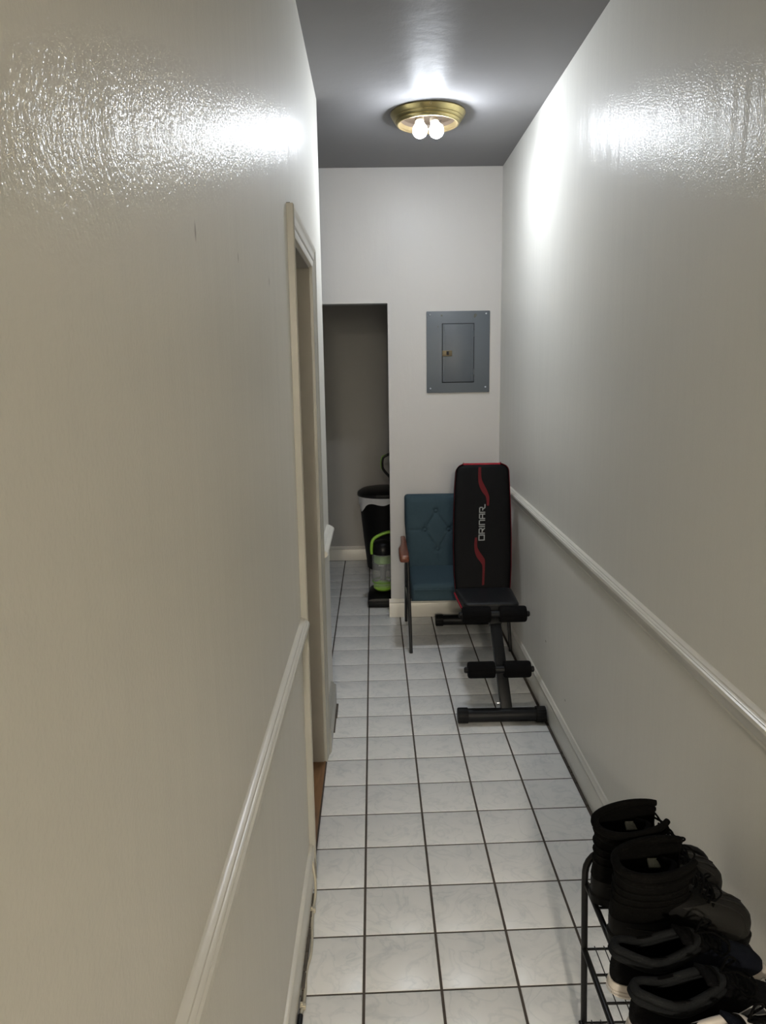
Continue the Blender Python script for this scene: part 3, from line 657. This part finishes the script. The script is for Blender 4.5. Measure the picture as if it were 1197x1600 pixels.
# canister
CX, CY = -0.002, -0.01
def cz(prof, m, name, par=vac, seg=40, **k):
    bm = B(); lathe(bm, prof, (CX, CY, 0), seg, **k); return obj(name, bm, m, par)
can = cz([(0.058, 0.118), (0.070, 0.135), (0.0725, 0.17), (0.073, 0.352), (0.0745, 0.358), (0.070, 0.358), (0.069, 0.17), (0.060, 0.135)], M_CLEAR, 'dust_canister')
cz([(0.0, 0.105), (0.050, 0.105), (0.064, 0.118), (0.066, 0.140), (0.055, 0.150), (0.030, 0.165), (0.0, 0.168)], M_GREEN, 'green_valve')
cz([(0.0715, 0.160), (0.0745, 0.162), (0.0745, 0.170), (0.0715, 0.172)], M_GREEND, 'canister_band')
cz([(0.0, 0.17), (0.018, 0.17), (0.022, 0.25), (0.030, 0.28), (0.034, 0.30), (0.0, 0.30)], M_VGREY, 'cyclone_cone')
cz([(0.0, 0.288), (0.050, 0.288), (0.061, 0.296), (0.062, 0.345), (0.0, 0.345)], M_GREEND, 'green_filter')
cz([(0.0, 0.356), (0.076, 0.356), (0.078, 0.364), (0.076, 0.395), (0.066, 0.425), (0.050, 0.440), (0.0, 0.446)], M_VBLK, 'canister_cap')
bm = B(); tube(bm, smooth_path([(CX-0.072, CY-0.03, 0.358), (CX-0.075, CY-0.03, 0.40), (CX-0.066, CY-0.028, 0.450), (CX-0.03, CY-0.02, 0.478), (CX+0.03, CY-0.01, 0.498), (CX+0.075, CY, 0.496), (CX+0.085, CY+0.01, 0.44)], 5), 0.0105, 12); obj('carry_handle', bm, M_GREEN, vac)
# little illegible white mark on the canister
bm = B(); tube(bm, [(CX-0.030+0.005*k, CY-math.sqrt(0.0738**2-(0.030-0.005*k)**2)-0.0005, 0.303-0.018+0.004*(k % 2)) for k in range(8)], 0.0016, 6); obj('white_mark', bm, M_WHITEP, can)
# spine, tube and loop handle
bm = B(); box(bm, (0.045, 0.06, 0.08), (0.125, 0.12, 0.55), 0.02, seg=3); obj('spine', bm, M_VBLK, vac)
bm = B(); tube(bm, smooth_path([(0.085, 0.09, 0.52), (0.075, 0.085, 0.70), (0.058, 0.075, 0.86)], 5), 0.014, 14); obj('handle_tube', bm, M_VBLK, vac)
hp = [(0.056, 0.07, 0.852), (0.012, 0.068, 0.905), (0.003, 0.066, 0.935), (0.006, 0.066, 0.975), (0.020, 0.065, 0.995), (0.070, 0.063, 1.015), (0.110, 0.063, 1.000), (0.118, 0.065, 0.940), (0.095, 0.068, 0.890), (0.060, 0.07, 0.85)]
bm = B(); tube(bm, smooth_path(hp, 4), 0.009, 12); hl = obj('loop_handle', bm, M_VBLK, vac)
bm = B(); tube(bm, smooth_path([(x-0.007, y_-0.001, z+0.002) for x, y_, z in hp[1:6]], 4), 0.0055, 10); obj('handle_trim', bm, M_GREEND, hl)

# ------------------------------------------------------------ cream cable along the left skirting
cb = thing('cable', 'cream cable running along foot of the left wall baseboard', 'cable', (-0.155, 0.2, 0))
cp = [(-0.174, 0.41, 0.11), (-0.161, 0.393, 0.1), (-0.153, 0.377, 0.07), (-0.15, 0.372, 0.03), (-0.150, 0.342, 0.012), (-0.152, 0.297, 0.008), (-0.151, 0.247, 0.006), (-0.147, 0.187, 0.005), (-0.146, 0.128, 0.005), (-0.151, 0.087, 0.005), (-0.153, 0.05, 0.005), (-0.150, -0.002, 0.005), (-0.151, -0.046, 0.007), (-0.154, -0.065, 0.008), (-0.153, -0.101, 0.008), (-0.152, -0.3, 0.006), (-0.152, -0.8, 0.006)]
bm = B(); tube(bm, smooth_path(cp, 5), 0.0042, 8); own(cb, obj('cord', bm, M_CABLE))
for x, y_ in ((-0.152, 0.297), (-0.151, -0.046)):
    bm = B(); box(bm, (x-0.008, y_-0.006, 0.001), (x+0.007, y_+0.006, 0.014), 0.002); tube(bm, [(x-0.004, y_, 0.012), (x-0.004, y_, 0.019)], 0.003, 8); own(cb, obj('cable_clip', bm, M_CABLE))
bm = B(); tube(bm, [(-0.155, -0.075, 0.009), (-0.1545, -0.12, 0.009)], 0.0065, 10); own(cb, obj('connector', bm, M_STEEL))

# ------------------------------------------------------------ shoe rack
XL, XR, YF, YN = 0.509, 0.785, -0.160, -0.800
rack = thing('shoe_rack', 'black tubular metal shoe rack against right wall holding boots and sneakers', 'shoe rack', ((XL+XR)/2, (YF+YN)/2, 0))
def rk(name, bm, par=None):
    o = obj(name, bm, M_RACK); own(rack, o); return o
for yy in (YF, YN):
    bm = B(); R_ = 0.055; zt = 0.505
    pts = [(XL+0.012, yy, 0.0)]+[(XL, yy, 0.42)]+[(XL+R_-R_*math.cos(a), yy, zt-R_+R_*math.sin(a)) for a in [k*PI/2/6 for k in range(7)]]+[(XR-R_+R_*math.sin(a), yy, zt-R_+R_*math.cos(a)) for a in [k*PI/2/6 for k in range(7)]]+[(XR, yy, 0.0)]
    tube(bm, pts, 0.0075, 12); rk('end_frame', bm)
bm = B(); tube(bm, [(0.715, YF, 0.510), (0.715, YF, 0.532)], 0.005, 8); rk('frame_peg', bm)
for i, z in enumerate((0.42, 0.253, 0.055)):
    for x in (XL+0.004, XR-0.004):
        bm = B(); tube(bm, [(x, YF, z), (x, YN, z)], 0.0065, 12); rk('shelf_rail', bm)
    for k in range(9):
        yy = YF-0.004-0.076*k
        if yy < YN: break
        bm = B(); tube(bm, [(XL, yy, z+0.001), (XR, yy, z+0.001)], 0.0028, 8); rk('cross_wire', bm)
    for x in [XL+0.004+(XR-XL-0.008)*f for f in (0.09, 0.17, 0.5, 0.58, 0.83, 0.91)]:
        bm = B(); tube(bm, [(x, YF, z+0.0045), (x, YN, z+0.0045)], 0.0013, 6); rk('long_wire', bm)

# ------------------------------------------------------------ footwear
NS = 48
def outline(th, u0, u1, hw, foot=1.0):
    s = (1-math.cos(th))/2
    shp = 1-foot*(0.22*max(0, 1-s/0.45)**1.0*0.6+0.03*math.sin(PI*s*2)*0)
    sn = math.sin(th); v = math.copysign(abs(sn)**0.72, sn)*hw*shp
    return u0+(u1-u0)*s, v
def ring_at(lv, foot=1.0, n=NS):
    w_, u0, u1, hw = lv[:4]; wt = lv[4] if len(lv) > 4 else w_; vo = lv[5] if len(lv) > 5 else 0
    r = []
    for j in range(n):
        th = 2*PI*j/n; u, v = outline(th, u0, u1, hw, foot); s = (1-math.cos(th))/2
        r.append(Vector((u, v+vo, w_+(wt-w_)*s)))
    return r
class Shoe:
    def __init__(self, name, label, loc, rz, cat, group=None, scale=1.0, roll=0.0):
        self.root = thing(name, label, cat, loc, group); self.M = Matrix.Rotation(rz, 4, 'Z') @ Matrix.Rotation(roll, 4, 'X') @ Matrix.Diagonal((scale*(1.13 if scale < 1 else 1), scale, scale, 1))
    def add(self, name, bm, m, par=None, label=None):
        bmesh.ops.transform(bm, matrix=self.M, verts=bm.verts[:]); o = obj(name, bm, m, par or self.root)
        if label: o['label'] = label
        return o
def horseshoe(lv, n=33):
    """open ring at a level (w, u0, u1, hw, gap, tipraise, voff)"""
    w_, u0, u1, hw, gap, tr, vo = lv; out = []
    for j in range(n):
        t = j/(n-1); th = gap+(2*PI-2*gap)*t          # 0 = toe side
        s = (1+math.cos(th))/2; sn = math.sin(th)
        out.append(Vector((u0+(u1-u0)*s, math.copysign(abs(sn)**0.85, sn)*hw+vo, w_+tr*s**1.5)))
    return out
def boot(loc, rz, label, vo=0.0, lean=0.0):
    S = Shoe('boot', label, loc, rz, 'boot', 'black snow boots on the rack')
    bm = B(); rings(bm, [ring_at(l) for l in ((0.0, .006, .276, .043), (0.003, .001, .284, .048), (0.020, -.001, .287, .050), (0.023, .002, .284, .048))])
    S.add('sole', bm, M_RUBD)
    low = [(0.022, .003, .281, .047), (0.045, .002, .2825, .0485), (0.062, .003, .279, .0475), (0.076, .004, .268, .0455), (0.088, .006, .246, .042, .089), (0.094, .008, .205, .0385, .100), (0.098, .010, .160, .037, .112)]
    bm = B(); rings(bm, [ring_at(l) for l in low], True, False, False); S.add('rubber_shell', bm, M_RUBD)
    rs = []
    for l in low[:6]:
        full = ring_at(l); rs.append([full[j % NS]+(full[j % NS]-Vector((0.15, 0, 0.03))).normalized()*0.0016 for j in range(NS//2-10, NS//2+11)])
    bm = B(); rings(bm, rs, False); S.add('toe_cap', bm, M_RUB)
    # toe seams
    def topw(u, v):   # height of shell at (u,v), by search through the levels
        best = 0.03
        for a, b_ in zip(low, low[1:]):
            for k in range(8):
                f = k/8; l = [x+(y_-x)*f for x, y_ in zip(list(a)[:4]+[a[4] if len(a) > 4 else a[0]], list(b_)[:4]+[b_[4] if len(b_) > 4 else b_[0]])]
                if l[1] <= u <= l[2]:
                    s = (u-l[1])/(l[2]-l[1]); th = math.acos(1-2*s); _, hv = outline(th, l[1], l[2], l[3])
                    if abs(v) <= hv+1e-4: best = l[0]+(l[4]-l[0])*s
        return best
    for v0, v1 in ((-0.022, -0.030), (-0.008, -0.011), (0.006, 0.009), (0.020, 0.028)):
        bm = B(); tube(bm, smooth_path([(u, v0+(v1-v0)*(u-0.17)/0.1, topw(u, v0+(v1-v0)*(u-0.17)/0.1)+0.0028) for u in (0.185, 0.205, 0.225, 0.245, 0.258, 0.268)], 3), 0.0017, 6); S.add('toe_seam', bm, M_RUB)
    bm = B(); tube(bm, smooth_path([Vector((.002+.278*(1-math.cos(th))/2*1.0, outline(th, .002, .279, .0482)[1], 0.050)) for th in [PI*0.2+k*PI*1.6/24 for k in range(25)]], 2), 0.0012, 6); S.add('side_seam', bm, M_RUB)
    sh = [(0.060, .0015, .180, .0445, 0.02, .036, 0), (0.085, .005, .168, .0405, 0.08, .022, 0), (0.108, .008, .156, .041, .30, .010, vo*.25), (0.126, .008, .153, .046, .42, .014, vo*.5), (0.144, .008, .154, .052, .50, .018, vo*.75), (0.160, .008, .158, .057, .54, .025, vo), (0.172, .008, .161, .060, .58, .030, vo)]
    bm = B(); rings(bm, [horseshoe(l) for l in sh], False); o = S.add('shaft', bm, M_SUEDE)
    md = o.modifiers.new('s', 'SOLIDIFY'); md.thickness = 0.009; md.offset = -1
    # quilting bands on the shaft
    for z_, k in ((0.098, 1), (0.117, 2), (0.136, 3)):
        a = sh[k]; b_ = sh[k+1]; f = (z_-a[0])/(b_[0]-a[0]); l = [x+(y_-x)*f for x, y_ in zip(a, b_)]
        l[3] += 0.0015; l[1] -= 0.0015
        bm = B(); tube(bm, horseshoe(l), 0.0022, 6); S.add('stitch_band', bm, M_SUEDE)
    # padded collar: two rolls
    for dz, rr_, ins in ((0.006, 0.0085, 0.0), (-0.010, 0.0065, -0.003)):
        l = list(sh[-1]); l[0] += dz; l[1] -= ins; l[3] += -0.004 - ins
        bm = B(); hs = horseshoe(l); tube(bm, hs, rr_, 10, rr=[rr_*(0.75+0.25*min(1, 6*min(i, len(hs)-1-i)/len(hs))) for i in range(len(hs))]); S.add('padded_collar', bm, M_SUEDE)
    # tongue: broad dome-topped flap, inside face towards the heel
    rs = []
    for k in range(9):
        t = k/8; hw = (0.036+0.012*t)*(1.0 if t < 0.7 else math.sqrt(max(0.02, 1-((t-0.7)/0.31)**2)))
        cu, cw = 0.112+0.010*t, 0.096+0.082*t
        row = []
        for i in range(13):
            a = -1+2*i/12; row.append(Vector((cu-0.014*a*a, a*hw+vo*t, cw-0.004*a*a)))
        rs.append(row)
    bm = B(); rings(bm, rs, False); o = S.add('tongue', bm, M_SUEDE); md = o.modifiers.new('s', 'SOLIDIFY'); md.thickness = 0.010; md.offset = 0
    bm = B(); box(bm, (-0.013, -0.001, -0.009), (0.013, 0.006, 0.009), 0.0005)      # sewn to the far inner side of the shaft
    bmesh.ops.rotate(bm, cent=(0, 0, 0), matrix=Matrix.Rotation(-0.95, 3, 'X'), verts=bm.verts[:]); bmesh.ops.translate(bm, vec=(0.098, 0.0340+vo*0.75, 0.152), verts=bm.verts[:]); S.add('woven_label', bm, M_LABEL)
    # lining and insole
    bm = B(); rings(bm, [ring_at((0.030, .012, .262, .038), 1), ring_at((0.034, .012, .262, .038), 1)]); S.add('insole', bm, M_LINING)
    # laces over the instep
    for k in range(5):
        u = 0.150+0.0075*(4-k)*1.4; z_ = 0.100+0.014*k; 
        bm = B(); tube(bm, smooth_path([(u-0.006, -0.030-0.003*k+vo*0.2*k, z_+0.004), (u+0.010, -0.012, z_+0.010), (u+0.012, 0.010, z_+0.014), (u-0.004, 0.030+0.003*k, z_+0.012)], 4), 0.0024, 7); S.add('lace', bm, M_LACE)
    for sgn in (-1, 1):
        bm = B(); tube(bm, smooth_path([(0.168, 0.0, 0.112), (0.195, sgn*0.012, 0.135), (0.212, sgn*0.026, 0.122), (0.196, sgn*0.030, 0.108), (0.180, sgn*0.010, 0.110)], 5), 0.0021, 7); S.add('lace_loop', bm, M_LACE)
    bm = B(); tube(bm, smooth_path([(0.135, 0.045+vo, 0.192), (0.158, 0.040+vo*.6, 0.165), (0.176, 0.020, 0.130), (0.185, 0.012, 0.112)], 5), 0.0022, 7); S.add('loose_lace', bm, M_LACE)
    # ruched instep behind the toe cap
    bm = B(); tube(bm, smooth_path([(0.175, -0.040, 0.070), (0.195, -0.026, 0.093), (0.205, 0.0, 0.100), (0.197, 0.026, 0.094), (0.177, 0.040, 0.072)], 6), 0.006, 10); S.add('instep_roll', bm, M_SUEDE)
    return S
SZ = 0.4275
boot((0.502, -0.222, SZ), 0.0, 'black snow boot standing furthest back on the rack, nearest the far end frame', vo=0.004)
boot((0.505, -0.338, SZ), -0.02, 'black snow boot in front of its twin, toe cap reaching the wall', vo=-0.010)

def sneaker(loc, rz, label, upper, collar, swoosh=False, insole=M_LINING, heelwhite=False, scale=1.0, roll=0.0, toemat=None):
    S = Shoe('sneaker', label, loc, rz, 'shoe', 'sneakers on the rack', scale, roll)
    sol = [(0.0, .012, .262, .036, .010), (0.004, .002, .276, .043, .012), (0.016, -.004, .284, .047, .018), (0.028, -.006, .284, .0465, .024), (0.036, -.003, .280, .045, .027), (0.037, .003, .276, .043, .028)]
    if heelwhite: sol[4] = (0.046, -.008, .280, .0455, .027); sol[5] = (0.050, .002, .276, .043, .028)
    bm = B(); rings(bm, [ring_at(l) for l in sol]); S.add('midsole', bm, M_MID, label='off-white foam midsole')
    for zz in (0.014, 0.022):
        bm = B(); l = [(zz, -.006, .285, .0478, zz*.8)][0]; tube(bm, ring_at(l), 0.0010, 5, closed=True); S.add('sole_groove', bm, M_MID)
    up_l = [(0.030, .000, .276, .0430, .024), (0.045, -.002, .274, .0430, .040), (0.058, -.002, .262, .0415, .054), (0.070, -.001, .240, .0390, .066), (0.080, .001, .212, .0360, .078), (0.088, .004, .182, .0330, .088), (0.095, .006, .155, .0310, .094)]
    bm = B(); rings(bm, [ring_at(l) for l in up_l], True, False, False)
    inner = [(0.094, .012, .150, .0265, .092), (0.075, .014, .150, .029, .075), (0.048, .014, .20, .034, .044), (0.040, .016, .255, .036, .034)]
    S.add('upper', bm, upper)
    bm = B(); rings(bm, [ring_at(l) for l in ([up_l[-1]]+inner)], True, False, True); S.add('lining', bm, M_LINING)
    if insole is not M_LINING:
        bm = B(); rings(bm, [ring_at((0.046, .016, .20, .032, .046)), ring_at((0.056, .020, .19, .029, .058))]); S.add('insole', bm, insole)
    # padded collar with a raised heel and dips at the ankles
    pts = []
    for j in range(NS):
        th = 2*PI*j/NS; u, v = outline(th, .004, .150, .0300); s = (1-math.cos(th))/2
        pts.append(Vector((u, v, 0.094+0.012*math.exp(-(s/0.18)**2)-0.010*math.exp(-((s-0.45)/0.2)**2)+0.012*math.exp(-((s-1)/0.2)**2))))
    bm = B(); tube(bm, pts, 0.0075, 10, closed=True); S.add('padded_collar', bm, collar)
    pts2 = [p+Vector((-0.003 if p.x < 0.05 else 0, math.copysign(0.004, p.y), -0.012)) for p in pts]
    bm = B(); tube(bm, pts2, 0.0065, 10, closed=True); S.add('collar_roll', bm, collar)
    # tongue
    rs = []
    for k in range(8):
        t = k/7; row = []
        for i in range(9):
            a = -1+2*i/8; row.append(Vector((0.200-0.082*t, a*(0.018+0.008*t), 0.084+0.040*t-0.006*a*a)))
        rs.append(row)
    bm = B(); rings(bm, rs, False); o = S.add('tongue', bm, upper); md = o.modifiers.new('s', 'SOLIDIFY'); md.thickness = 0.007
    for k in range(5):
        u = 0.205-0.017*k; z_ = 0.088+0.0065*k
        bm = B(); tube(bm, smooth_path([(u-0.004, -0.024, z_-0.006), (u+0.003, -0.010, z_+0.002), (u+0.002, 0.010, z_+0.003), (u-0.006, 0.024, z_-0.006)], 4), 0.0023, 7); S.add('lace', bm, M_LACE)
    for sgn in (-1, 1):
        bm = B(); tube(bm, smooth_path([(0.150, 0.0, 0.112), (0.172, sgn*0.018, 0.124), (0.196, sgn*0.032, 0.104), (0.180, sgn*0.036, 0.088), (0.160, sgn*0.014, 0.108)], 5), 0.0022, 7); S.add('lace_loop', bm, M_LACE)
    if toemat:
        tl = [(0.0295, .17, .2785, .0440, .0245), (0.045, .172, .2765, .0440, .0405), (0.058, .175, .2645, .0425, .0545), (0.070, .178, .2425, .0400, .0665), (0.079, .182, .222, .0370, .0775)]
        rs = []
        for l in up_l[:6]:
            full = ring_at(l); r = []
            for j in range(NS//2-12, NS//2+13):
                p = full[j % NS]; cpt = Vector((0.14, 0, 0.03)); r.append(p+(p-cpt).normalized()*0.0018)
            rs.append(r)
        bm = B(); rings(bm, rs, False); S.add('toe_panel', bm, toemat)
    def surf(u, w_, side, off=0.0015):
        for a, b_ in zip(up_l, up_l[1:]):
            def full(l): return l[0], l[1], l[2], l[3], (l[4] if len(l) > 4 else l[0])
            A_, B_ = full(a), full(b_)
            for k in range(21):
                f = k/20; l = [x+(y_-x)*f for x, y_ in zip(A_, B_)]
                s = max(0, min(1, (u-l[1])/(l[2]-l[1]))); zz = l[0]+(l[4]-l[0])*s
                if zz >= w_:
                    th = math.acos(1-2*s); _, v = outline(th, l[1], l[2], l[3]); return Vector((u, side*(v+off), zz+off*0.6))
        return Vector((u, side*0.035, w_))
    if swoosh:
        top = [(0.075, .050), (0.105, .049), (0.135, .052), (0.165, .058), (0.195, .064), (0.215, .066), (0.232, .062), (0.243, .050)]
        bot = [(0.075, .049), (0.105, .045), (0.135, .045), (0.165, .048), (0.190, .052), (0.208, .053), (0.222, .050), (0.241, .047)]
        T = smooth_path([(0.085+(a-0.075)*0.77, b_, 0) for a, b_ in top], 4); Bt = smooth_path([(0.085+(a-0.075)*0.77, b_, 0) for a, b_ in bot], 4)
        bm = B(); rows_ = [[surf(p.x*(1-f)+q_.x*f, p.y*(1-f)+q_.y*f, -1) for p, q_ in zip(T, Bt)] for f in (0, .25, .5, .75, 1)]
        rings(bm, rows_, False); S.add('grey_swoosh', bm, M_GREYP)
        loop = [surf(p.x, p.y, -1, 0.002) for p in T]+[surf(p.x, p.y, -1, 0.002) for p in reversed(Bt)]
        bm = B(); tube(bm, loop, 0.0009, 5, closed=True); S.add('swoosh_outline', bm, M_WHITEP)
    if heelwhite:
        rs = []
        for f in range(7):
            t = f/6; r = []
            for j in range(-11, 12):
                u, v = outline(2*PI*j/NS, -0.0045+0.006*t, .262, .0445-0.007*t); r.append(Vector((u, v, 0.036+0.050*t)))
            rs.append(r)
        bm = B(); rings(bm, rs, False); o = S.add('heel_counter', bm, M_MID, label='off-white heel counter'); md = o.modifiers.new('s', 'SOLIDIFY'); md.thickness = 0.003
        bm = B(); tube(bm, smooth_path([surf(u, w_, -1, 0.003) for u, w_ in ((0.050, .052), (0.058, .064), (0.070, .072), (0.085, .076))], 4), 0.0011, 6); S.add('white_mark', bm, M_WHITEP)
    return S
sneaker((0.470, -0.476, SZ+0.0005), 0.13, 'black sneaker with charcoal collar and navy toe, between boots and grey-marked sneaker', M_KNIT, M_COLLAR, toemat=M_NAVY, scale=0.95)
sneaker((0.474, -0.573, SZ), 0.15, 'black sneaker with a grey swoosh outlined in white on its side', M_KNIT, M_COLLAR, swoosh=True, scale=0.95)
sneaker((0.474, -0.674, SZ), 0.15, 'black sneaker with off-white heel and beige insole, at the photo bottom edge', M_NAVY, M_MID, insole=M_INSOLE, heelwhite=True, scale=0.95)
